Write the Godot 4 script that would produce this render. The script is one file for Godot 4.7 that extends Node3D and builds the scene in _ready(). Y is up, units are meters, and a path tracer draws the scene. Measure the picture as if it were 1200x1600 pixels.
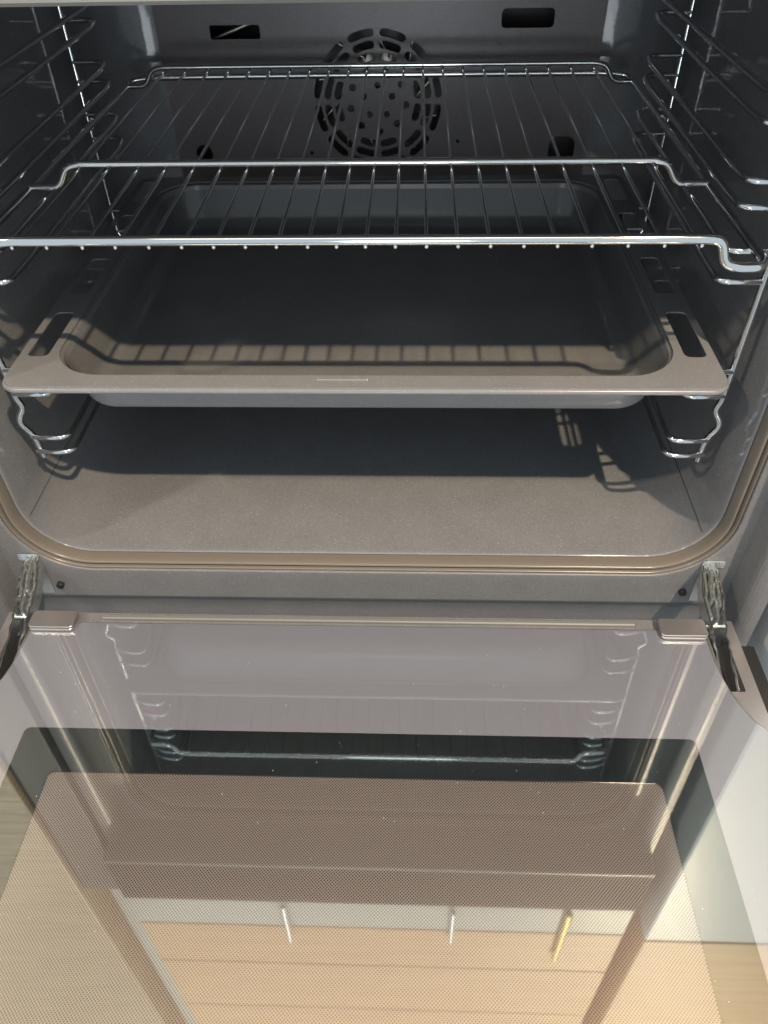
extends Node3D
# An open built-in oven seen from above its lowered glass door. Units are metres; UP lifts the oven to counter height.
const UP := Vector3(0, 1.0, 0)
var M := {}
var rng := RandomNumberGenerator.new()

# ---------------------------------------------------------------- mesh helpers
func tri(st: SurfaceTool, p: Array, n: Array, uv: Array = []) -> void:
	var g: Vector3 = (p[2] - p[0]).cross(p[1] - p[0])
	var s: Vector3 = n[0] + n[1] + n[2]
	for k in ([0, 1, 2] if g.dot(s) >= 0.0 else [0, 2, 1]):
		st.set_normal(n[k])
		st.set_uv(uv[k] if uv else Vector2.ZERO)
		st.add_vertex(p[k])

func quad(st: SurfaceTool, a: Vector3, b: Vector3, c: Vector3, d: Vector3, n: Vector3) -> void:
	tri(st, [a, b, c], [n, n, n]); tri(st, [a, c, d], [n, n, n])

func start() -> SurfaceTool:
	var st := SurfaceTool.new(); st.begin(Mesh.PRIMITIVE_TRIANGLES); return st

func fillet(pts: Array, r: float, steps := 5) -> Array:
	var out := [pts[0]]
	for i in range(1, pts.size() - 1):
		var a: Vector3 = pts[i - 1]; var b: Vector3 = pts[i]; var c: Vector3 = pts[i + 1]
		var l: float = minf(r, minf(a.distance_to(b), b.distance_to(c)) * 0.49)
		var p := b + (a - b).normalized() * l; var q := b + (c - b).normalized() * l
		for k in steps + 1:
			var t := float(k) / steps
			out.append(p.lerp(b, t).lerp(b.lerp(q, t), t))
	out.append(pts[-1])
	return out

func tube(st: SurfaceTool, pts: Array, r: float, seg := 12, closed := false) -> void:
	var n := pts.size(); var rings := []; var norms := []
	var side := Vector3.ZERO
	for i in n:
		var t: Vector3
		if closed: t = (pts[(i + 1) % n] - pts[(i + n - 1) % n]).normalized()
		else: t = (pts[mini(i + 1, n - 1)] - pts[maxi(i - 1, 0)]).normalized()
		if i == 0: side = t.cross(Vector3(0.31, 0.9, 0.17)).normalized()
		side = (side - t * side.dot(t)).normalized()
		var up := t.cross(side)
		var ring := []; var nn := []
		for k in seg:
			var a := TAU * k / seg
			var d := side * cos(a) + up * sin(a)
			ring.append(pts[i] + d * r); nn.append(d)
		rings.append(ring); norms.append(nn)
	for i in (n if closed else n - 1):
		var j := (i + 1) % n
		for k in seg:
			var l := (k + 1) % seg
			tri(st, [rings[i][k], rings[j][k], rings[j][l]], [norms[i][k], norms[j][k], norms[j][l]])
			tri(st, [rings[i][k], rings[j][l], rings[i][l]], [norms[i][k], norms[j][l], norms[i][l]])
	if not closed:
		for e in [0, n - 1]:
			var t: Vector3 = (pts[0] - pts[1]).normalized() if e == 0 else (pts[n - 1] - pts[n - 2]).normalized()
			var tip: Vector3 = pts[e] + t * r * 0.35
			for k in seg:
				var l := (k + 1) % seg
				tri(st, [rings[e][k], rings[e][l], tip], [t * 0.6 + norms[e][k] * 0.8, t * 0.6 + norms[e][l] * 0.8, t])

func grid(st: SurfaceTool, rows: Array, closed := true, flip := 1.0) -> void:
	var nr := rows.size(); var nc: int = rows[0].size(); var norms := []
	for i in nr:
		var r := []
		for k in nc:
			var u: Vector3 = rows[i][(k + 1) % nc if closed else mini(k + 1, nc - 1)] - rows[i][(k + nc - 1) % nc if closed else maxi(k - 1, 0)]
			var v: Vector3 = rows[mini(i + 1, nr - 1)][k] - rows[maxi(i - 1, 0)][k]
			r.append(u.cross(v).normalized() * flip)
		norms.append(r)
	for i in nr - 1:
		for k in (nc if closed else nc - 1):
			var l := (k + 1) % nc
			tri(st, [rows[i][k], rows[i + 1][k], rows[i + 1][l]], [norms[i][k], norms[i + 1][k], norms[i + 1][l]])
			tri(st, [rows[i][k], rows[i + 1][l], rows[i][l]], [norms[i][k], norms[i + 1][l], norms[i][l]])

func rounded(x0: float, x1: float, y0: float, y1: float, r: float, steps := 10) -> PackedVector2Array:
	var out := PackedVector2Array()
	r = clampf(r, 0.0005, minf(x1 - x0, y1 - y0) * 0.49)
	for q in 4:
		var cx: float = [x1 - r, x0 + r, x0 + r, x1 - r][q]
		var cy: float = [y1 - r, y1 - r, y0 + r, y0 + r][q]
		for k in steps + 1:
			var a := PI / 2 * (q + float(k) / steps)
			out.append(Vector2(cx + cos(a) * r, cy + sin(a) * r))
	return out

func shrunk(poly: PackedVector2Array, d: float) -> PackedVector2Array:
	var n := poly.size(); var out := PackedVector2Array()
	var turn := -1.0 if Geometry2D.is_polygon_clockwise(poly) else 1.0
	for i in n:
		var e := (poly[i] - poly[(i + n - 1) % n]).normalized(); var f := (poly[(i + 1) % n] - poly[i]).normalized()
		var m := (Vector2(-e.y, e.x) + Vector2(-f.y, f.x)) * turn
		out.append(poly[i] + m / maxf(m.length_squared() * 0.5, 0.4) * d)
	return out

# a plate: the polygon lies in (u, v), w is its thickness direction; its edges are chamfered by b
func plate(st: SurfaceTool, poly: PackedVector2Array, basis: Basis, at: Vector3, w0: float, w1: float, b := 0.0006) -> void:
	var put := func(p: Vector2, w: float) -> Vector3: return at + basis * Vector3(p.x, p.y, w)
	var small := shrunk(poly, b)
	var idx := Geometry2D.triangulate_polygon(small)
	for i in range(0, idx.size(), 3):
		for s in [[w1, 1.0], [w0, -1.0]]:
			var nn: Vector3 = basis.z * s[1]
			tri(st, [put.call(small[idx[i]], s[0]), put.call(small[idx[i + 1]], s[0]), put.call(small[idx[i + 2]], s[0])], [nn, nn, nn], [small[idx[i]], small[idx[i + 1]], small[idx[i + 2]]])
	var n := poly.size()
	var turn := -1.0 if Geometry2D.is_polygon_clockwise(poly) else 1.0
	for i in n:
		var j := (i + 1) % n
		var e := (poly[j] - poly[i]).normalized()
		var o := basis * (Vector3(e.y, -e.x, 0) * turn)
		quad(st, put.call(poly[i], w0 + b), put.call(poly[j], w0 + b), put.call(poly[j], w1 - b), put.call(poly[i], w1 - b), o)
		quad(st, put.call(poly[i], w1 - b), put.call(poly[j], w1 - b), put.call(small[j], w1), put.call(small[i], w1), (o + basis.z).normalized())
		quad(st, put.call(poly[i], w0 + b), put.call(poly[j], w0 + b), put.call(small[j], w0), put.call(small[i], w0), (o - basis.z).normalized())

const XY := Basis(Vector3(1, 0, 0), Vector3(0, 1, 0), Vector3(0, 0, 1))
const XZ := Basis(Vector3(1, 0, 0), Vector3(0, 0, 1), Vector3(0, 1, 0))   # w is up
const ZY := Basis(Vector3(0, 0, 1), Vector3(0, 1, 0), Vector3(1, 0, 0))   # w is x

func block(st: SurfaceTool, lo: Vector3, hi: Vector3, b := 0.001) -> void:
	plate(st, PackedVector2Array([Vector2(lo.x, lo.y), Vector2(hi.x, lo.y), Vector2(hi.x, hi.y), Vector2(lo.x, hi.y)]), XY, Vector3.ZERO, lo.z, hi.z, b)

func made(called: String, st: SurfaceTool, m: Material, parent: Node) -> MeshInstance3D:
	var o := MeshInstance3D.new(); o.name = called; o.mesh = st.commit(); o.material_override = m
	o.cast_shadow = GeometryInstance3D.SHADOW_CASTING_SETTING_DOUBLE_SIDED
	if parent.has_meta("base"): o.position = -parent.get_meta("base")
	parent.add_child(o, true)
	return o

# a thing whose parts are given in oven coordinates; it stands at its base
func thing(called: String, label: String, category: String, base: Vector3, group := "") -> Node3D:
	var o := Node3D.new(); o.name = called; add_child(o, true); o.position = UP + base
	o.set_meta("base", base); o.set_meta("label", label); o.set_meta("category", category)
	if group: o.set_meta("group", group)
	return o

# ---------------------------------------------------------------- materials
func srgb(r: float, g: float, b: float) -> Color: return Color(r, g, b).linear_to_srgb()

func mat(called: String, c: Color, rough: float, metal := 0.0, spec := 0.5) -> StandardMaterial3D:
	var m := StandardMaterial3D.new(); m.resource_name = called; m.albedo_color = c; m.roughness = rough; m.metallic = metal; m.metallic_specular = spec
	M[called] = m
	return m

func speckle(base: Vector3, spread: float, sparks: float, seed_: int, size := 512) -> ImageTexture:
	rng.seed = seed_
	var im := Image.create(size, size, false, Image.FORMAT_RGBA8)
	var big := FastNoiseLite.new(); big.seed = seed_; big.frequency = 0.012; big.fractal_octaves = 3
	for y in size:
		for x in size:
			var k := 1.0 + rng.randfn(0.0, spread) + 0.07 * big.get_noise_2d(x, y)
			if rng.randf() < sparks: k *= 1.0 + rng.randf() * 0.9
			var c := base * maxf(k, 0.2)
			im.set_pixel(x, y, srgb(c.x, c.y, c.z))
	return ImageTexture.create_from_image(im)

func bumps(freq: float, seed_: int) -> NoiseTexture2D:
	var t := NoiseTexture2D.new(); t.width = 512; t.height = 512; t.seamless = true; t.as_normal_map = true; t.bump_strength = 2.0
	var f := FastNoiseLite.new(); f.seed = seed_; f.frequency = freq; f.fractal_octaves = 2; t.noise = f
	return t

func enamel(called: String, base: Vector3, rough: float, spread: float, sparks: float, seed_: int, peel: float, scale := 3.4) -> StandardMaterial3D:
	var m := mat(called, Color.WHITE, rough)
	m.albedo_texture = speckle(base, spread, sparks, seed_)
	m.uv1_triplanar = true; m.uv1_world_triplanar = true; m.uv1_scale = Vector3.ONE * scale
	if peel > 0.0:
		m.normal_enabled = true; m.normal_texture = M.peel; m.normal_scale = peel
	return m

# worn streaks and small chips, laid out once over the whole surface
func scuffs(m: StandardMaterial3D, count: int, strength: float, seed_: int, scale: float) -> void:
	rng.seed = seed_
	var im := Image.create(1024, 1024, false, Image.FORMAT_RGBA8); im.fill(Color(0.62, 0.61, 0.60, 0.0))
	for i in count:
		var p := Vector2(rng.randf() * 1024.0, rng.randf() * 1024.0); var d := Vector2.from_angle(rng.randfn(0.0, 0.45)); var n := int(rng.randf_range(4, 60))
		var a := strength * rng.randf_range(0.15, 1.0); var bend := rng.randfn(0.0, 0.008)
		for k in n:
			p += d; d = d.rotated(bend)
			var f := a * sin(PI * (k + 0.5) / n) * rng.randf_range(0.4, 1.0)
			var x := posmod(int(p.x), 1024); var y := posmod(int(p.y), 1024)
			im.set_pixel(x, y, Color(0.62, 0.61, 0.60, maxf(im.get_pixel(x, y).a, f)))
			if n > 30 and k % 3: im.set_pixel(x, posmod(y + 1, 1024), Color(0.62, 0.61, 0.60, f * 0.5))
	m.detail_enabled = true; m.detail_albedo = ImageTexture.create_from_image(im); m.detail_uv_layer = BaseMaterial3D.DETAIL_UV_2
	m.uv2_triplanar = true; m.uv2_world_triplanar = true; m.uv2_scale = Vector3.ONE * scale

func wood(called: String, base: Vector3, dark: Vector3, seed_: int, across: Vector3) -> void:
	var m := mat(called, Color.WHITE, 0.5)
	var im := Image.create(512, 512, false, Image.FORMAT_RGBA8)
	var f := FastNoiseLite.new(); f.seed = seed_; f.frequency = 0.01; f.fractal_octaves = 4
	for y in 512:
		for x in 512:
			var g := f.get_noise_2d(x * 0.35, y * 7.0) * 0.6 + f.get_noise_2d(x * 1.5 + 900, y * 30.0) * 0.35
			var c := base.lerp(dark, clampf(0.5 + g, 0.0, 1.0))
			im.set_pixel(x, y, srgb(c.x, c.y, c.z))
	m.albedo_texture = ImageTexture.create_from_image(im)
	m.uv1_triplanar = true; m.uv1_world_triplanar = true; m.uv1_scale = across

func materials() -> void:
	M.peel = bumps(0.05, 3)
	enamel("cavity_enamel", Vector3(0.192, 0.196, 0.204), 0.10, 0.09, 0.03, 11, 0.05)
	enamel("frame_enamel", Vector3(0.175, 0.174, 0.176), 0.38, 0.10, 0.03, 12, 0.05)
	enamel("tray_enamel", Vector3(0.205, 0.207, 0.212), 0.24, 0.04, 0.01, 13, 0.04)
	enamel("pan_enamel", Vector3(0.155, 0.157, 0.156), 0.20, 0.06, 0.01, 16, 0.04)
	scuffs(M.tray_enamel, 90, 0.30, 31, 1.4); scuffs(M.pan_enamel, 70, 0.26, 32, 1.7); scuffs(M.cavity_enamel, 40, 0.22, 33, 1.3)
	enamel("back_enamel", Vector3(0.165, 0.146, 0.146), 0.28, 0.08, 0.01, 14, 0.04)
	mat("chrome", srgb(0.80, 0.80, 0.79), 0.07, 1.0)
	mat("rail_steel", srgb(0.74, 0.75, 0.76), 0.12, 1.0)
	mat("gasket_rubber", srgb(0.165, 0.145, 0.122), 0.24)
	mat("black_plastic", srgb(0.020, 0.020, 0.021), 0.5)
	mat("dark_steel", srgb(0.50, 0.45, 0.40), 0.35, 1.0)
	mat("brushed_metal", srgb(0.52, 0.49, 0.48), 0.28, 0.85)
	mat("panel_glass", srgb(0.022, 0.019, 0.018), 0.6, 0.0, 0.2)
	mat("fascia_metal", srgb(0.25, 0.25, 0.235), 0.35, 0.3)
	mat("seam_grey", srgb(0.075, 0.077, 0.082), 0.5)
	mat("brass", srgb(0.90, 0.66, 0.26), 0.22, 1.0)
	mat("print_grey", srgb(0.300, 0.300, 0.345), 0.10, 0.0, 0.7)
	mat("print_black", srgb(0.012, 0.015, 0.016), 0.08, 0.0, 0.7)
	# the light print over the window, with its clear holes
	var dots := mat("print_dots", Color.WHITE, 0.15, 0.0, 0.7)
	var im := Image.create(64, 64, false, Image.FORMAT_RGBA8)
	for y in 64:
		for x in 64:
			var v := Vector2(x + 0.5, y + 0.5)
			var d := minf(v.distance_to(Vector2(32, 32)), minf(minf(v.length(), v.distance_to(Vector2(64, 0))), minf(v.distance_to(Vector2(0, 64)), v.distance_to(Vector2(64, 64)))))
			var k := smoothstep(14.5, 18.5, d)
			var c := Vector3(0.045, 0.033, 0.028).lerp(Vector3(0.33, 0.28, 0.255), k)
			im.set_pixel(x, y, srgb(c.x, c.y, c.z))
	dots.albedo_texture = ImageTexture.create_from_image(im)
	dots.uv1_scale = Vector3(530, 530, 1)
	# the heat-reflecting coat on the pane: part mirror, part clear
	var glass := mat("coated_glass", Color.WHITE, 0.028, 1.0)
	var one := Image.create(2, 2, false, Image.FORMAT_RGBA8); one.fill(Color(0.93, 0.97, 0.95, 0.30))
	glass.albedo_texture = ImageTexture.create_from_image(one)
	glass.transparency = BaseMaterial3D.TRANSPARENCY_ALPHA
	# greasy zinc of the hinges
	var z := mat("zinc", srgb(0.90, 0.91, 0.90), 0.16, 0.95)
	z.albedo_texture = speckle(Vector3(0.88, 0.88, 0.85), 0.16, 0.03, 15, 128)
	z.uv1_triplanar = true; z.uv1_scale = Vector3.ONE * 25.0
	z.normal_enabled = true; z.normal_texture = M.peel; z.normal_scale = 0.35
	var gz := mat("greased_zinc", Color.WHITE, 0.22, 0.85)
	gz.albedo_texture = speckle(Vector3(0.66, 0.69, 0.68), 0.28, 0.10, 18, 128)
	gz.uv1_triplanar = true; gz.uv1_scale = Vector3.ONE * 25.0
	gz.normal_enabled = true; gz.normal_texture = M.peel; gz.normal_scale = 0.5
	wood("oak", Vector3(0.74, 0.51, 0.295), Vector3(0.58, 0.36, 0.19), 21, Vector3(1.6, 1.6, 1.6))
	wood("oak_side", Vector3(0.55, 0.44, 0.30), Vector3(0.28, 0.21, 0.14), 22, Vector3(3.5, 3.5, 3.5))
	mat("white_lacquer", srgb(0.76, 0.77, 0.77), 0.3)
	mat("pale_lacquer", srgb(0.44, 0.46, 0.43), 0.35)

# ---------------------------------------------------------------- the oven
const HW := 0.262
const Y0 := -0.254
const Y1 := 0.114

func loop(d: float, z: float) -> Array:
	var out := []
	for p in rounded(-HW - d, HW + d, Y0 - d, Y1 + d, maxf(0.047 + d, 0.004), 14):
		out.append(Vector3(p.x, p.y, z))
	return out

func loops(rows: Array) -> Array:
	var out := []
	for r in rows: out.append(loop(r[0], r[1]))
	return out

func arc_slot(r: float, half: float, a0: float, a1: float) -> PackedVector2Array:
	var p := PackedVector2Array()
	var e := half / r
	for k in 9:
		var a := lerpf(a0 + e, a1 - e, k / 8.0); p.append(Vector2(sin(a), cos(a)) * (r + half))
	for k in range(1, 6):
		var t := PI * k / 6.0; var a := a1 - e
		p.append(Vector2(sin(a), cos(a)) * (r + half * cos(t)) + Vector2(cos(a), -sin(a)) * half * sin(t))
	for k in 9:
		var a := lerpf(a1 - e, a0 + e, k / 8.0); p.append(Vector2(sin(a), cos(a)) * (r - half))
	for k in range(1, 6):
		var t := PI * k / 6.0; var a := a0 + e
		p.append(Vector2(sin(a), cos(a)) * (r - half * cos(t)) - Vector2(cos(a), -sin(a)) * half * sin(t))
	return p

func circle(at: Vector2, r: float, n := 14) -> PackedVector2Array:
	var p := PackedVector2Array()
	for k in n: p.append(at + Vector2(cos(TAU * k / n), sin(TAU * k / n)) * r)
	return p

func moved(poly: PackedVector2Array, by: Vector2) -> PackedVector2Array:
	var p := PackedVector2Array()
	for q in poly: p.append(q + by)
	return p

# a sheet with holes, cut as a CSG tree
func sheet(called: String, outline: PackedVector2Array, holes: Array, thick: float, m: Material, parent: Node3D, turn: Vector3, at: Vector3) -> void:
	var body := CSGPolygon3D.new(); body.name = called; body.polygon = outline; body.depth = thick; body.material = m; body.smooth_faces = false
	for h in holes:
		var c := CSGPolygon3D.new(); c.name = "hole"; c.polygon = h; c.depth = thick * 3.0; c.operation = CSGShape3D.OPERATION_SUBTRACTION
		c.position = Vector3(0, 0, thick); c.material = m
		body.add_child(c, true)
	body.rotation = turn; body.position = at - parent.get_meta("base", Vector3.ZERO)
	parent.add_child(body, true)

func build_oven() -> void:
	var oven := thing("oven", "built-in oven with dark grey enamel cavity and its glass door lowered open", "oven", Vector3(0, -0.34, 0))
	# cavity: walls, floor and ceiling in one pressed shell, rolled at the front and rounded into the back
	var st := start()
	var rows := []
	for k in 9:
		var a := PI / 2 * k / 8.0
		rows.append([-0.055 * (1.0 - sin(a)), -0.235 - 0.055 * cos(a)])
	for z in [-0.234, -0.15, -0.05, 0.05, 0.1, 0.1155]: rows.append([0.0, z])
	for k in range(1, 7):
		var a := PI * k / 6.0 * 0.8
		rows.append([0.0012 * (1.0 - cos(a)), 0.116 + 0.0030 * sin(a)])
	rows.append([0.0026, 0.112])
	grid(st, loops(rows), true, -1.0)
	made("cavity_shell", st, M.cavity_enamel, oven)
	# seams low on both walls
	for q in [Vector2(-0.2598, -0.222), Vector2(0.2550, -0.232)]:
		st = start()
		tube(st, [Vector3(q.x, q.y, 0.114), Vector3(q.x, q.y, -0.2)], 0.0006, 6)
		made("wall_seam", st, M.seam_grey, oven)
	# back panel with its fan grille and lamp openings
	var holes := []
	var fan := Vector2(-0.0015, -0.0425)
	for k in 12:
		var a := TAU * (k + 0.5) / 12.0
		for r in [0.0590, 0.0490, 0.0392]:
			if r < 0.04 and k % 3 == 1: continue
			holes.append(moved(arc_slot(r, 0.0034, a - 0.215, a + 0.215), fan))
	for k in 9: holes.append(circle(fan + Vector2(sin(TAU * k / 9.0 + 0.3), cos(TAU * k / 9.0 + 0.3)) * 0.0275, 0.0036, 10))
	for k in 5: holes.append(circle(fan + Vector2(sin(TAU * k / 5.0), cos(TAU * k / 5.0)) * 0.0145, 0.0032, 10))
	holes.append(rounded(-0.157, -0.110, 0.0120, 0.0235, 0.002, 3))
	holes.append(rounded(0.1132, 0.1612, 0.0182, 0.0338, 0.004, 4))
	holes.append(circle(Vector2(-0.181, -0.090), 0.0085))
	holes.append(rounded(0.170, 0.196, -0.103, -0.076, 0.009, 5))
	for h in [Vector2(0.078, -0.080), Vector2(-0.070, -0.090)]: holes.append(circle(h, 0.0018, 8))
	sheet("back_panel", rounded(-0.2075, 0.2075, -0.1995, 0.0595, 0.006, 4), holes, 0.0012, M.back_enamel, oven, Vector3.ZERO, Vector3(0, 0, -0.2893))
	st = start()
	var box := [Vector3(-0.21, -0.2, -0.35), Vector3(0.21, 0.06, -0.2905)]
	var lo: Vector3 = box[0]; var hi: Vector3 = box[1]
	quad(st, Vector3(lo.x, lo.y, lo.z), Vector3(hi.x, lo.y, lo.z), Vector3(hi.x, hi.y, lo.z), Vector3(lo.x, hi.y, lo.z), Vector3(0, 0, 1))
	quad(st, Vector3(lo.x, lo.y, lo.z), Vector3(hi.x, lo.y, lo.z), Vector3(hi.x, lo.y, hi.z), Vector3(lo.x, lo.y, hi.z), Vector3(0, 1, 0))
	quad(st, Vector3(lo.x, hi.y, lo.z), Vector3(hi.x, hi.y, lo.z), Vector3(hi.x, hi.y, hi.z), Vector3(lo.x, hi.y, hi.z), Vector3(0, -1, 0))
	quad(st, Vector3(lo.x, lo.y, lo.z), Vector3(lo.x, hi.y, lo.z), Vector3(lo.x, hi.y, hi.z), Vector3(lo.x, lo.y, hi.z), Vector3(1, 0, 0))
	quad(st, Vector3(hi.x, lo.y, lo.z), Vector3(hi.x, hi.y, lo.z), Vector3(hi.x, hi.y, hi.z), Vector3(hi.x, lo.y, hi.z), Vector3(-1, 0, 0))
	made("fan_chamber", st, M.back_enamel, oven)
	# the fan behind the grille
	var hub := start()
	tube(hub, [Vector3(fan.x, fan.y, -0.325), Vector3(fan.x, fan.y, -0.302)], 0.011, 16)
	plate(hub, circle(fan, 0.036, 28), XY, Vector3.ZERO, -0.3225, -0.3210, 0.0004)
	var f := made("fan", hub, M.dark_steel, oven)
	for k in 10:
		var a := TAU * k / 10.0
		var d := Vector2(cos(a), sin(a)); var e := Vector2(cos(a + 0.35), sin(a + 0.35))
		st = start()
		var p := fan + d * 0.036; var q := fan + e * 0.060
		var side := Vector2(-(q - p).y, (q - p).x).normalized() * 0.0006
		plate(st, PackedVector2Array([p - side, q - side, q + side, p + side]), XY, Vector3.ZERO, -0.3215, -0.3015, 0.0002)
		made("blade", st, M.dark_steel, f).position = Vector3.ZERO
	st = start()
	var ring := []
	for k in 48: ring.append(Vector3(fan.x + cos(TAU * k / 48) * 0.078, fan.y + sin(TAU * k / 48) * 0.078, -0.308))
	tube(st, ring, 0.0032, 10, true)
	tube(st, [Vector3(-0.165, 0.006, -0.31), Vector3(-0.10, 0.029, -0.31)], 0.0034, 10)
	made("heating_element", st, M.dark_steel, oven)
	# lamp cover behind the right-hand opening
	st = start()
	block(st, Vector3(0.112, 0.0325, -0.306), Vector3(0.163, 0.036, -0.2925), 0.001)
	made("lamp_cover", st, M.brushed_metal, oven)
	# gasket round the mouth
	st = start()
	rows = [[0.0021, 0.1150], [0.0022, 0.1215], [0.0025, 0.1250], [0.0033, 0.1276], [0.0043, 0.1287], [0.0053, 0.1281], [0.0060, 0.1264], [0.0064, 0.1248], [0.0067, 0.1246], [0.0071, 0.1262], [0.0076, 0.1286], [0.0082, 0.1297], [0.0088, 0.1294], [0.0091, 0.1280], [0.0092, 0.1240]]
	grid(st, loops(rows), true, -1.0)
	made("gasket", st, M.gasket_rubber, oven)
	# front frame: inner lip and face
	st = start()
	rows = [[0.0095, 0.118], [0.0096, 0.1295], [0.0101, 0.1304], [0.0109, 0.1308], [0.014, 0.1308]]
	var face := loops(rows)
	var outer := []
	for p in loop(0.014, 0.1308):
		var v: Vector3 = p; var cy := (Y0 + Y1) / 2.0
		var k := 0.286 / absf(v.x) if absf(v.x) > 0.0 else 99.0
		var vy := v.y - cy
		k = minf(k, (0.2155 if vy > 0 else 0.2245) / maxf(absf(vy), 1e-5))
		outer.append(Vector3(v.x * k, cy + vy * k, 0.1308))
	face.append(outer)
	grid(st, face, true, 1.0)
	made("front_frame", st, M.frame_enamel, oven)
	# apron under the mouth, bending back behind the door
	st = start()
	var ar := []
	for q in [[-0.2945, 0.1308], [-0.2965, 0.1304], [-0.2985, 0.1294], [-0.304, 0.1262], [-0.3200, 0.1240], [-0.345, 0.1235]]:
		var row := []
		for k in 9: row.append(Vector3(lerpf(-0.288, 0.288, k / 8.0), q[0], q[1]))
		ar.append(row)
	grid(st, ar, false, 1.0)
	made("apron", st, M.frame_enamel, oven)
	# side columns of the frame
	for s in [-1.0, 1.0]:
		st = start()
		var prof := PackedVector2Array()
		for k in 7:
			var a := PI / 2 * k / 6.0
			prof.append(Vector2(0.2945 - 0.0105 * sin(a), 0.1585 - 0.0105 + 0.0105 * cos(a)))
		prof.append(Vector2(0.283, 0.1335)); prof.append(Vector2(0.283, 0.10)); prof.append(Vector2(0.2985, 0.10)); prof.append(Vector2(0.2985, 0.1585))
		var pp := PackedVector2Array()
		for q in prof: pp.append(Vector2(q.x * s, q.y))
		plate(st, pp, XZ, Vector3.ZERO, -0.338, 0.122, 0.0008)
		made("side_column", st, M.frame_enamel, oven)
	# control panel above the mouth
	st = start()
	block(st, Vector3(-0.2985, 0.1275, 0.10), Vector3(0.2985, 0.218, 0.180), 0.002)
	made("control_panel", st, M.panel_glass, oven)
	st = start()
	block(st, Vector3(-0.2985, 0.1222, 0.10), Vector3(0.2985, 0.1272, 0.181), 0.0015)
	made("panel_trim", st, M.fascia_metal, oven)
	# casing round the cavity
	st = start()
	block(st, Vector3(-0.2985, -0.36, -0.40), Vector3(0.2985, -0.347, 0.12), 0.001)
	block(st, Vector3(-0.2985, 0.1275, -0.40), Vector3(0.2985, 0.135, 0.099), 0.001)
	block(st, Vector3(-0.2985, -0.3465, -0.40), Vector3(-0.2925, 0.127, 0.099), 0.001)
	block(st, Vector3(0.2925, -0.3465, -0.40), Vector3(0.2985, 0.127, 0.099), 0.001)
	block(st, Vector3(-0.292, -0.3465, -0.40), Vector3(0.292, 0.127, -0.394), 0.001)
	made("casing", st, M.black_plastic, oven)
	build_door(oven)
	for s in [-1.0, 1.0]: build_hinge(oven, s)

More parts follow.
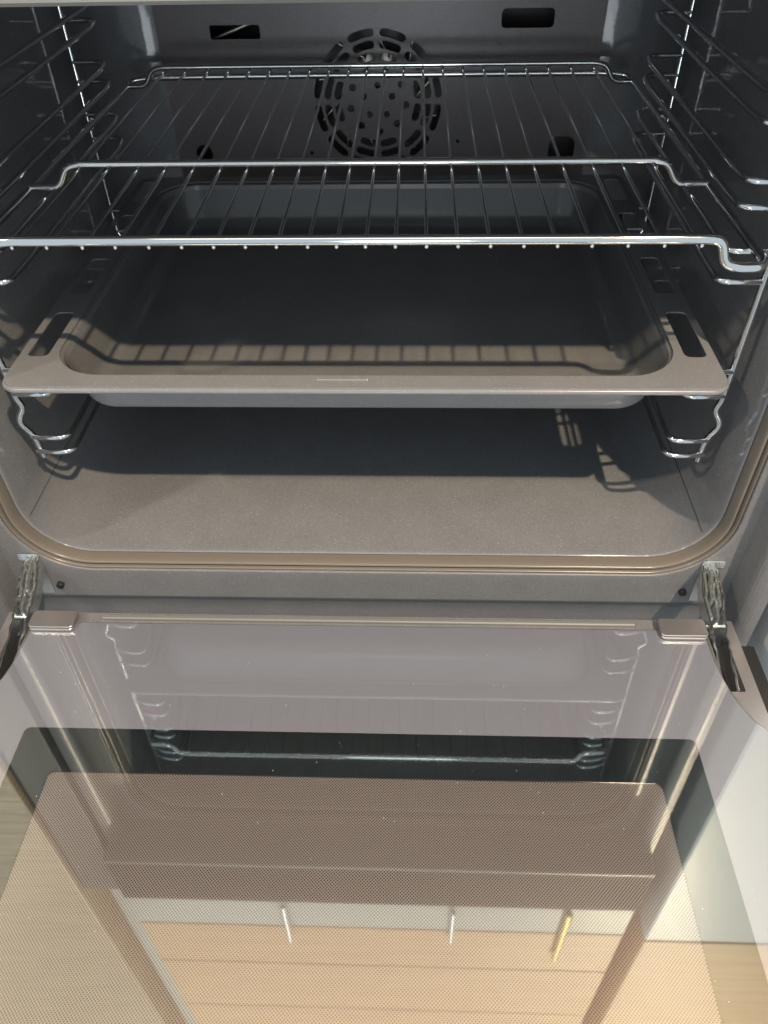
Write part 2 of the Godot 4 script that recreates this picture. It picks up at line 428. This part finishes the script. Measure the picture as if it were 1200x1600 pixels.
# the door lies almost level; DOOR turns its own plan (x, 0, z - 0.16) into place
func build_door(oven: Node3D) -> void:
	var tilt := atan(0.02)
	var door := Node3D.new(); door.name = "door"
	door.position = Vector3(0, -0.2715, 0.16) - oven.get_meta("base"); door.rotation.x = -tilt
	oven.add_child(door, true)
	var o := 0.16
	# inner pane: its corners by the hinges are cut away in a curve
	var half := [Vector2(0.2492, 0.1775), Vector2(0.2496, 0.195), Vector2(0.2500, 0.209), Vector2(0.2516, 0.2215), Vector2(0.2540, 0.2335), Vector2(0.2575, 0.2440), Vector2(0.2625, 0.2535), Vector2(0.2690, 0.2605), Vector2(0.2770, 0.2655), Vector2(0.2870, 0.2680), Vector2(0.2945, 0.2685), Vector2(0.2945, 0.598)]
	var pane := PackedVector2Array()
	for p in half: pane.append(Vector2(p.x, p.y - o))
	for i in range(half.size() - 1, -1, -1): pane.append(Vector2(-half[i].x, half[i].y - o))
	var st := start()
	var idx := Geometry2D.triangulate_polygon(pane)
	for i in range(0, idx.size(), 3):
		tri(st, [Vector3(pane[idx[i]].x, 0, pane[idx[i]].y), Vector3(pane[idx[i + 1]].x, 0, pane[idx[i + 1]].y), Vector3(pane[idx[i + 2]].x, 0, pane[idx[i + 2]].y)], [Vector3.UP, Vector3.UP, Vector3.UP], [Vector2(0.5, 0.5), Vector2(0.5, 0.5), Vector2(0.5, 0.5)])
	made("inner_glass", st, M.coated_glass, door)
	# the ground edge of the pane
	st = start()
	var edge := []; var low := []
	for i in pane.size() + 1:
		var p := pane[i % pane.size()]
		edge.append(Vector3(p.x, 0.0, p.y)); low.append(Vector3(p.x, -0.0038, p.y))
	for i in pane.size():
		var a: Vector3 = edge[i]; var b: Vector3 = edge[i + 1]; var nn := (b - a).cross(Vector3.UP).normalized()
		if nn.dot((a + b) / 2.0 - Vector3(0, 0, 0.22)) < 0: nn = -nn
		quad(st, a, b, low[i + 1], low[i], nn)
	made("glass_edge", st, M.print_grey, door)
	# print under the pane: grey border round the window
	var band := rounded(-0.2215, 0.2195, 0.2675 - o, 0.560 - o, 0.004, 4)
	var win := rounded(-0.1948, 0.1912, 0.2988 - o, 0.530 - o, 0.004, 4)
	sheet("border_print", shrunk(pane, 0.0004), [band], 0.0011, M.print_grey, door, Vector3(PI / 2, 0, 0), Vector3(0, -0.0012, 0))
	sheet("dark_band", shrunk(band, 0.0002), [win], 0.0011, M.print_black, door, Vector3(PI / 2, 0, 0), Vector3(0, -0.0012, 0))
	st = start()
	plate(st, shrunk(win, 0.0002), XZ, Vector3.ZERO, -0.0018, -0.0012, 0.00005)
	made("dot_print", st, M.print_dots, door)
	st = start()
	plate(st, PackedVector2Array([Vector2(-0.052, 0.2938 - o), Vector2(0.038, 0.2938 - o), Vector2(0.038, 0.2944 - o), Vector2(-0.052, 0.2944 - o)]), XZ, Vector3.ZERO, -0.0010, -0.0008, 0.00005)
	made("printed_line", st, M.print_grey, door)
	# frame under the pane
	for s in [-1.0, 1.0]:
		st = start()
		var bar: PackedVector2Array = PackedVector2Array([Vector2(0.2465, 0.166 - o), Vector2(0.2735, 0.166 - o), Vector2(0.2755, 0.59 - o), Vector2(0.2465, 0.59 - o)])
		var hole := rounded(0.2525, 0.2650, 0.160 - o, 0.2285 - o, 0.0012, 3)
		var b2 := PackedVector2Array(); var h2 := PackedVector2Array()
		for q in bar: b2.append(Vector2(q.x * s, q.y))
		for q in hole: h2.append(Vector2(q.x * s, q.y))
		sheet("side_bar", b2, [h2], 0.0025, M.brushed_metal, door, Vector3(PI / 2, 0, 0), Vector3(0, -0.0052, 0))
		# clip that holds the pane at the hinge side
		st = start()
		var c0: float = 0.2160 * s; var c1: float = 0.2500 * s
		plate(st, rounded(minf(c0, c1), maxf(c0, c1), 0.1705 - o, 0.1865 - o, 0.003, 4), XZ, Vector3.ZERO, 0.0034, 0.0050, 0.0004)
		plate(st, rounded(minf(c0, c1) + 0.0004, maxf(c0, c1) - 0.0004, 0.1705 - o, 0.1872 - o, 0.003, 4), XZ, Vector3.ZERO, 0.0006, 0.0030, 0.0006)
		made("glass_clip", st, M.brushed_metal, door)
	st = start()
	block(st, Vector3(-0.1985, -0.006, 0.1702 - o), Vector3(0.2005, 0.0008, 0.1738 - o), 0.0008)
	made("edge_strip", st, M.fascia_metal, door)
	st = start()
	block(st, Vector3(-0.2455, -0.0075, 0.1660 - o), Vector3(0.2455, -0.0020, 0.1768 - o), 0.0006)
	made("edge_profile", st, M.frame_enamel, door)
	st = start()
	block(st, Vector3(-0.2975, -0.042, 0.166 - o), Vector3(0.2975, -0.030, 0.605 - o), 0.002)
	made("outer_panel", st, M.black_plastic, door)
	st = start()
	tube(st, fillet([Vector3(-0.22, -0.04, 0.565 - o), Vector3(-0.22, -0.08, 0.565 - o), Vector3(0.22, -0.08, 0.565 - o), Vector3(0.22, -0.04, 0.565 - o)], 0.012), 0.007, 12)
	made("handle", st, M.brushed_metal, door)
	build_dust(door)

func build_dust(door: Node3D) -> void:
	rng.seed = 77
	var st := start()
	for i in 70:
		var p := Vector2(rng.randf_range(-0.235, 0.235), rng.randf_range(0.03, 0.26)); var r := rng.randf_range(0.0001, 0.0003)
		plate(st, circle(p, r, 6), XZ, Vector3.ZERO, 0.0003, 0.0005, 0.00004)
	var o := made("dust_specks", st, M.white_lacquer, door); o.set_meta("kind", "stuff")

func build_hinge(oven: Node3D, s: float) -> void:
	rng.seed = 40 + int(s)
	# stacked, worn plates: the outer two reach down into the door, the inner ones end at the knuckle
	var top := [[0.122, -0.2490, 0.62], [0.132, -0.2480, 0.66], [0.139, -0.2500, 0.86], [0.1465, -0.2535, 1.10], [0.154, -0.2575, 1.18], [0.1615, -0.2610, 1.08], [0.169, -0.2640, 0.92], [0.177, -0.2668, 0.84], [0.188, -0.2705, 0.80], [0.202, -0.2745, 0.78], [0.222, -0.2805, 0.76]]
	var lump := FastNoiseLite.new(); lump.seed = 7 + int(s); lump.frequency = 0.8; lump.fractal_octaves = 3
	for q in [[-0.0062, 1.0, 0.0], [-0.0037, 0.60, -0.0012], [-0.0012, 0.46, 0.0012], [0.0014, 0.64, -0.0006], [0.0039, 0.52, 0.0006], [0.0062, 1.0, 0.0]]:
		var st := start()
		var outer: bool = q[1] == 1.0
		var last := []
		var n := int(40 * q[1])
		for i in n + 1:
			var u: float = float(i) / 40.0 * (top.size() - 1); var i0 := mini(int(u), top.size() - 2); var f := u - i0
			var z: float = lerpf(top[i0][0], top[i0 + 1][0], f); var w: float = lerpf(top[i0][2], top[i0 + 1][2], f)
			var y: float = lerpf(top[i0][1], top[i0 + 1][1], f) + q[2] + 0.0022 * lump.get_noise_2d(i * 0.45, q[0] * 900.0)
			var x: float = s * (0.2592 + q[0] * w) + 0.0012 * lump.get_noise_2d(i * 0.35 + 50.0, q[0] * 700.0)
			var t := 0.00085 * (1.0 + 0.35 * lump.get_noise_2d(i * 0.8, q[0] * 300.0 + 9.0)) * (1.0 if outer else 1.25)
			var now := [Vector3(x - t, y - 0.0125, z), Vector3(x - t, y - t * 0.7, z), Vector3(x, y, z), Vector3(x + t, y - t * 0.7, z), Vector3(x + t, y - 0.0125, z)]
			if last:
				for m in 4:
					var nn: Vector3 = [Vector3(-1, 0, 0), Vector3(-0.7, 0.7, 0), Vector3(0.7, 0.7, 0), Vector3(1, 0, 0)][m]
					quad(st, last[m], last[m + 1], now[m + 1], now[m], nn)
			if i == 0 or i == n:
				var nn := Vector3(0, 0, -1.0 if i == 0 else 1.0)
				tri(st, [now[0], now[1], now[3]], [nn, nn, nn]); tri(st, [now[0], now[3], now[4]], [nn, nn, nn]); tri(st, [now[1], now[2], now[3]], [nn, nn, nn])
			last = now
		made("hinge_plate", st, M.zinc if outer else M.greased_zinc, oven)
	for r in [[0.1715, -0.2735]]:
		var rv := start()
		tube(rv, [Vector3(s * 0.2525, r[1], r[0]), Vector3(s * 0.2659, r[1], r[0])], 0.0022, 12)
		made("hinge_rivet", rv, M.zinc, oven)
	var st2: SurfaceTool
	# bracket above the slot in the frame, and a plate in place of the shaded slot behind the arm
	st2 = start()
	plate(st2, rounded(minf(s * 0.2545, s * 0.2715), maxf(s * 0.2545, s * 0.2715), -0.2525, -0.2455, 0.001, 3), XY, Vector3.ZERO, 0.1311, 0.1326, 0.0003)
	made("hinge_bracket", st2, M.zinc, oven)
	st2 = start()
	plate(st2, rounded(minf(s * 0.2550, s * 0.2690), maxf(s * 0.2550, s * 0.2690), -0.2920, -0.2530, 0.001, 3), XY, Vector3.ZERO, 0.1310, 0.1314, 0.0001)
	made("slot_shade_plate", st2, M.dark_steel, oven)
	st2 = start()
	tube(st2, [Vector3(s * 0.2475, -0.281, 0.1305), Vector3(s * 0.2475, -0.281, 0.1335)], 0.0030, 16)
	made("hinge_screw", st2, M.black_plastic, oven)

# ---------------------------------------------------------------- what is inside
func build_supports() -> void:
	for s in [-1.0, 1.0]:
		var where := "left" if s < 0 else "right"
		var t := thing("shelf_support", "chrome wire shelf support hooked on the %s wall of the oven cavity" % where, "oven rack", Vector3(s * 0.25, -0.185, 0), "shelf supports on the cavity walls")
		var st := start()
		tube(st, fillet([Vector3(s * 0.2495, 0.098, 0.0895), Vector3(s * 0.2495, -0.1320, 0.0860), Vector3(s * 0.2470, -0.1400, 0.0855), Vector3(s * 0.2535, -0.1500, 0.0890), Vector3(s * 0.2475, -0.1650, 0.0860), Vector3(s * 0.2470, -0.1860, 0.0850)], 0.006), 0.0023, 12)
		made("front_post", st, M.rail_steel, t)
		st = start()
		tube(st, fillet([Vector3(s * 0.2515, 0.098, -0.184), Vector3(s * 0.2515, -0.1260, -0.184), Vector3(s * 0.2465, -0.1330, -0.183), Vector3(s * 0.2515, -0.1430, -0.184), Vector3(s * 0.2515, -0.186, -0.184)], 0.005), 0.0021, 12)
		made("rear_post", st, M.rail_steel, t)
		for y in [0.0630, 0.0490, 0.0190, 0.0045, -0.0215, -0.0410, -0.1058, -0.1255, -0.1640, -0.1775]:
			st = start()
			tube(st, fillet([Vector3(s * 0.2490, y - 0.0015, 0.0868), Vector3(s * 0.2360, y, 0.0905), Vector3(s * 0.2205, y + 0.0008, 0.0905), Vector3(s * 0.2205, y, 0.0700), Vector3(s * 0.2205, y, -0.1560), Vector3(s * 0.2245, y, -0.1836), Vector3(s * 0.2515, y, -0.1836)], 0.009), 0.00205, 10)
			made("rail", st, M.rail_steel, t)

func build_rack() -> void:
	var t := thing("wire_rack", "chrome wire oven rack slid into the level above the baking tray", "oven rack", Vector3(0, -0.0194, -0.06))
	var sy := -0.0166
	var zf := 0.121; var zb := -0.2438
	# frame: the front wire rises over the middle, the sides and the back lie low
	var st := start()
	var loop_pts := []
	var right := [Vector3(0.1940, 0, zf), Vector3(0.2035, -0.0010, zf), Vector3(0.2080, -0.0140, zf + 0.0005), Vector3(0.2160, sy, zf + 0.0005), Vector3(0.2300, sy, zf), Vector3(0.2332, sy, zf - 0.010), Vector3(0.2328, sy, 0.0), Vector3(0.2325, sy, -0.2425), Vector3(0.2280, -0.0125, -0.2520), Vector3(0.2100, -0.0105, -0.2535)]
	loop_pts.append(Vector3(0, 0, zf))
	loop_pts.append_array(right)
	loop_pts.append(Vector3(0, -0.0100, -0.2535))
	for i in range(right.size() - 1, -1, -1): loop_pts.append(Vector3(-right[i].x, right[i].y, right[i].z))
	loop_pts.append(Vector3(0, 0, zf))
	var ring := fillet(loop_pts, 0.009, 6); ring.pop_back()
	tube(st, ring, 0.0029, 14, true)
	made("frame", st, M.chrome, t)
	for b in [[0.0, 0.0026, 0.1975], [zb, 0.0024, 0.2000]]:
		st = start()
		var w: float = b[2]; var z: float = b[0]
		tube(st, fillet([Vector3(-0.2325, sy + 0.0015, z), Vector3(-w - 0.0130, sy + 0.0015, z), Vector3(-w - 0.0050, -0.0020, z), Vector3(-w + 0.004, 0, z), Vector3(w - 0.004, 0, z), Vector3(w + 0.0050, -0.0020, z), Vector3(w + 0.0130, sy + 0.0015, z), Vector3(0.2325, sy + 0.0015, z)], 0.006, 6), b[1], 12)
		made("cross_bar", st, M.chrome, t)
	var xs := [-0.1933, -0.1733, -0.1528, -0.1339, -0.1147, -0.0961, -0.0779, -0.0599, -0.0424, -0.0248, -0.0086, 0.0076, 0.0243, 0.0417, 0.0592, 0.0772, 0.0956, 0.1141, 0.1331, 0.1528, 0.1727, 0.1930]
	st = start()
	tube(st, [Vector3(0, -0.0034, zb - 0.0025), Vector3(0, -0.0036, 0.0), Vector3(0, -0.0038, zf + 0.0008)], 0.00115, 10)
	var mesh := st.commit()
	for x in xs:
		var o := MeshInstance3D.new(); o.name = "rod"; o.mesh = mesh; o.material_override = M.chrome
		o.position = Vector3(x, 0, 0) - t.get_meta("base"); t.add_child(o, true)

func tray_loop(d: float, y: float) -> Array:
	var out := []
	for p in rounded(-0.2115 - d, 0.2115 + d, -0.2360 - d, 0.1060 + d, maxf(0.037 + d, 0.004), 12): out.append(Vector3(p.x, y, p.y))
	return out

func build_tray() -> void:
	var t := thing("baking_tray", "grey enamel baking tray with slotted side flanges under the wire rack", "baking tray", Vector3(0, -0.1384, -0.06))
	var st := start()
	var rows := []
	for k in 7:
		var a := PI / 2 * k / 6.0
		rows.append(tray_loop(0.0002 - 0.0035 * sin(a), -0.1004 - 0.0035 * (1.0 - cos(a))))
	rows.append(tray_loop(-0.0065, -0.1120))
	rows.append(tray_loop(-0.0100, -0.1230))
	for k in range(1, 10):
		var a := PI / 2 * k / 9.0
		rows.append(tray_loop(-0.0107 - 0.0145 * (1.0 - cos(a)), -0.1245 - 0.0125 * sin(a)))
	rows.append(tray_loop(-0.034, -0.1371))
	grid(st, rows, true, -1.0)
	var base := PackedVector2Array()
	for p in tray_loop(-0.034, 0.0): base.append(Vector2(p.x, p.z))
	var idx := Geometry2D.triangulate_polygon(base)
	for k in range(0, idx.size(), 3):
		var pts := []
		for m in 3: pts.append(Vector3(base[idx[k + m]].x, -0.1371, base[idx[k + m]].y))
		tri(st, pts, [Vector3.UP, Vector3.UP, Vector3.UP])
	made("pan", st, M.pan_enamel, t)
	st = start()
	rows = [tray_loop(-0.0030, -0.1012), tray_loop(-0.0052, -0.1120), tray_loop(-0.0088, -0.1232)]
	for k in range(1, 10):
		var a := PI / 2 * k / 9.0
		rows.append(tray_loop(-0.0095 - 0.0150 * (1.0 - cos(a)), -0.1250 - 0.0132 * sin(a)))
	rows.append(tray_loop(-0.034, -0.1384))
	grid(st, rows, true, 1.0)
	for k in range(0, idx.size(), 3):
		var pts := []
		for m in 3: pts.append(Vector3(base[idx[k + m]].x, -0.1384, base[idx[k + m]].y))
		tri(st, pts, [Vector3.DOWN, Vector3.DOWN, Vector3.DOWN])
	made("underside", st, M.tray_enamel, t)
	# flange with its slots
	var holes := [rounded(-0.2113, 0.2113, -0.2358, 0.1058, 0.0368, 12)]
	for s in [-1.0, 1.0]:
		for z in [[0.022, 0.083], [-0.067, -0.006], [-0.156, -0.095], [-0.236, -0.184]]:
			var h := PackedVector2Array()
			for p in rounded(0.2170, 0.2320, z[0], z[1], 0.0045, 4): h.append(Vector2(p.x * s, p.y))
			holes.append(h)
	var out := rounded(-0.2372, 0.2372, -0.2480, 0.1195, 0.012, 8)
	sheet("flange", out, holes, 0.0011, M.tray_enamel, t, Vector3(PI / 2, 0, 0), Vector3(0, -0.0998, 0))
	# rolled edge
	st = start()
	rows = []
	for k in 9:
		var a := PI * k / 8.0
		var row := []
		for p in rounded(-0.2372 - 0.0019 * sin(a), 0.2372 + 0.0019 * sin(a), -0.2480 - 0.0019 * sin(a), 0.1195 + 0.0019 * sin(a), 0.012 + 0.0019 * sin(a), 8):
			row.append(Vector3(p.x, -0.1018 + 0.0020 * cos(a), p.y))
		rows.append(row)
	grid(st, rows, true, 1.0)
	made("rolled_edge", st, M.tray_enamel, t)
	st = start()
	plate(st, rounded(-0.0285, 0.0060, 0.1100, 0.1118, 0.0009, 3), XZ, Vector3.ZERO, -0.0999, -0.0980, 0.0006)
	made("pressed_mark", st, M.tray_enamel, t)
	st = start()
	plate(st, rounded(-0.0278, 0.0053, 0.1120, 0.1132, 0.0005, 3), XZ, Vector3.ZERO, -0.0999, -0.0995, 0.0001)  # darker sheet painting in the shade along the pressed mark
	made("mark_shade", st, M.pan_enamel, t)

# ---------------------------------------------------------------- what the glass mirrors, outside the frame
func build_surroundings() -> void:
	var t := thing("wall_cabinet", "oak cabinet front above the oven, mirrored in the door glass", "cabinet", Vector3(0, 0.225, 0))
	var st := start()
	block(st, Vector3(-0.2985, 0.224, -0.30), Vector3(0.2985, 0.298, 0.175), 0.002)
	made("filler_panel", st, M.pale_lacquer, t)
	for a in [[0.300, 0.4235], [0.4245, 0.60], [0.601, 1.15]]:
		st = start()
		block(st, Vector3(-0.2985, a[0], -0.30), Vector3(0.2985, a[1], 0.175), 0.002)
		made("drawer_front", st, M.oak, t)
	for a in [[-0.112, 0.23, 0.33], [0.088, 0.235, 0.32], [0.222, 0.23, 0.365]]:  # rods rather than known handles, added for their upright glints in the glass
		st = start()
		tube(st, [Vector3(a[0], a[1], 0.180), Vector3(a[0], a[2], 0.180)], 0.0042 if a[0] > 0.2 else 0.0030, 14)
		made("handle", st, M.brass if a[0] > 0.2 else M.chrome, t)
	t = thing("added_base_cabinet", "dark cabinet front added under the oven to block light from below", "cabinet", Vector3(0, -0.9, 0))
	st = start()
	block(st, Vector3(-0.2985, -0.9, -0.40), Vector3(0.2985, -0.362, 0.172), 0.002)  # unseen block, added to shut out light rising behind the door
	made("front_panel", st, M.black_plastic, t)
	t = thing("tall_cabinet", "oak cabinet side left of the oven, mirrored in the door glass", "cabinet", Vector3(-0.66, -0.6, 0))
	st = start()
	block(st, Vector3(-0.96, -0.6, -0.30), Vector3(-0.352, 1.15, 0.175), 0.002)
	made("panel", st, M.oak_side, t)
	st = start()
	block(st, Vector3(-0.3370, 0.224, -0.30), Vector3(-0.3020, 1.15, 0.150), 0.001)
	made("filler_strip", st, M.pale_lacquer, t)
	st = start()
	block(st, Vector3(-0.3515, -0.6, -0.30), Vector3(-0.3000, 0.223, 0.168), 0.001)  # black board standing in for the shaded gap beside the oven
	made("gap_shade_board", st, M.black_plastic, t)
	t = thing("tall_cabinet", "white cabinet with oak top half right of the oven, mirrored in the door glass", "cabinet", Vector3(0.66, -0.6, 0))
	st = start()
	block(st, Vector3(0.318, -0.6, -0.30), Vector3(0.96, 0.286, 0.185), 0.002)
	made("lower_panel", st, M.white_lacquer, t)
	st = start()
	block(st, Vector3(0.318, 0.290, -0.30), Vector3(0.96, 1.15, 0.185), 0.002)
	made("upper_panel", st, M.oak, t)

func lamp(label: String, at: Vector3, aim: Vector3, color: Color, energy: float, size: float) -> void:
	var t := thing("ceiling_lamp", label, "lamp", at, "ceiling spots in front of the oven")
	var st := start()
	plate(st, circle(Vector2.ZERO, size, 24), XZ, at, 0.004, 0.010, 0.001)
	var glow := StandardMaterial3D.new(); glow.albedo_color = Color.WHITE; glow.emission_enabled = true; glow.emission = color; glow.emission_energy_multiplier = 3.0
	made("lamp_disc", st, glow, t)
	st = start()
	plate(st, circle(Vector2.ZERO, size * 1.35, 24), XZ, at, 0.011, 0.03, 0.002)
	made("light_housing", st, M.fascia_metal, t)
	var l := SpotLight3D.new(); l.name = "light"; l.light_color = color; l.light_energy = energy; l.light_size = size; l.spot_range = 6.0; l.spot_attenuation = 2.0
	l.spot_angle = 62.0; l.spot_angle_attenuation = 0.6; l.shadow_enabled = true
	t.add_child(l)
	l.look_at_from_position(UP + at, UP + aim, Vector3.FORWARD)

func glow(color: Color, energy: float) -> StandardMaterial3D:
	var m := StandardMaterial3D.new(); m.albedo_color = Color.WHITE; m.emission_enabled = true; m.emission = color; m.emission_energy_multiplier = energy
	return m

func window_light() -> void:
	var t := thing("window", "low daylit window behind the viewer, across from the oven", "window", Vector3(0, -1.0, 2.6))
	var st := start()
	block(st, Vector3(-0.22, -0.95, 2.600), Vector3(0.22, 0.2, 2.606), 0.001)
	made("window_pane", st, glow(Color(0.93, 0.97, 1.0), 3.0), t)
	for q in [[-0.27, -1.0, -0.223, 0.25], [0.223, -1.0, 0.27, 0.25], [-0.222, -1.0, 0.222, -0.953], [-0.222, 0.203, 0.222, 0.25]]:
		st = start()
		block(st, Vector3(q[0], q[1], 2.58), Vector3(q[2], q[3], 2.62), 0.004)
		made("window_frame", st, M.white_lacquer, t)
	var l := AreaLight3D.new(); l.name = "light"; l.area_size = Vector2(0.44, 1.15); l.light_color = Color(0.93, 0.97, 1.0); l.light_energy = 0.05; l.area_range = 8.0; l.shadow_enabled = true
	t.add_child(l); l.position = Vector3(0, 0.625, -0.02)   # looks along -z, into the oven

func build_glow_panel() -> void:  # glowing panel added for highlights on the wires and soft fill
	var at := Vector3(-0.1, 2.0, 1.05)
	var t := thing("added_glow_panel", "unseen glowing panel in place of a bright ceiling, added to whiten the chrome", "lamp", at)
	var st := start()
	block(st, at + Vector3(-0.75, 0.0, -0.4), at + Vector3(0.75, 0.008, 0.4), 0.001)
	made("glow_sheet", st, glow(Color(1.0, 0.98, 0.95), 2.0), t)
	st = start()
	block(st, at + Vector3(-0.77, 0.009, -0.42), at + Vector3(0.77, 0.035, 0.42), 0.003)
	made("light_housing", st, M.white_lacquer, t)
	var l := AreaLight3D.new(); l.name = "light"; l.area_size = Vector2(1.5, 0.8); l.light_color = Color(1.0, 0.98, 0.95); l.light_energy = 0.05; l.area_range = 8.0; l.shadow_enabled = true
	t.add_child(l); l.position = Vector3(0, -0.01, 0); l.rotation.x = -PI / 2

func _ready() -> void:
	# camera, background, lamps
	var cam := Camera3D.new(); cam.name = "camera"; add_child(cam)
	cam.position = UP + Vector3(0.0342, 0.1845, 0.5357); cam.rotation = Vector3(-0.7570, 0.0478, -0.0242)
	cam.fov = rad_to_deg(2.0 * atan(800.0 / 1206.3)); cam.near = 0.02; cam.far = 30.0; cam.current = true
	var e := Environment.new(); e.background_mode = Environment.BG_COLOR; e.background_color = srgb(0.345, 0.400, 0.440)
	e.tonemap_mode = Environment.TONE_MAPPER_LINEAR; e.tonemap_exposure = 1.65
	e.sdfgi_enabled = true; e.ssao_enabled = true; e.ssil_enabled = true
	var we := WorldEnvironment.new(); we.name = "environment"; we.environment = e; add_child(we)
	materials()
	lamp("warm ceiling spot high in front of the oven, to its right", Vector3(0.80, 1.9, 1.36), Vector3(0, -0.1, 0.15), Color(1.0, 0.90, 0.775), 6.6, 0.03)
	lamp("weaker ceiling spot high in front of the oven, to its left", Vector3(-1.25, 1.4, 1.0), Vector3(0, -0.1, 0.15), Color(1.0, 0.93, 0.84), 1.5, 0.04)
	window_light()
	build_glow_panel()
	build_oven()
	build_supports()
	build_tray()
	build_rack()
	build_surroundings()
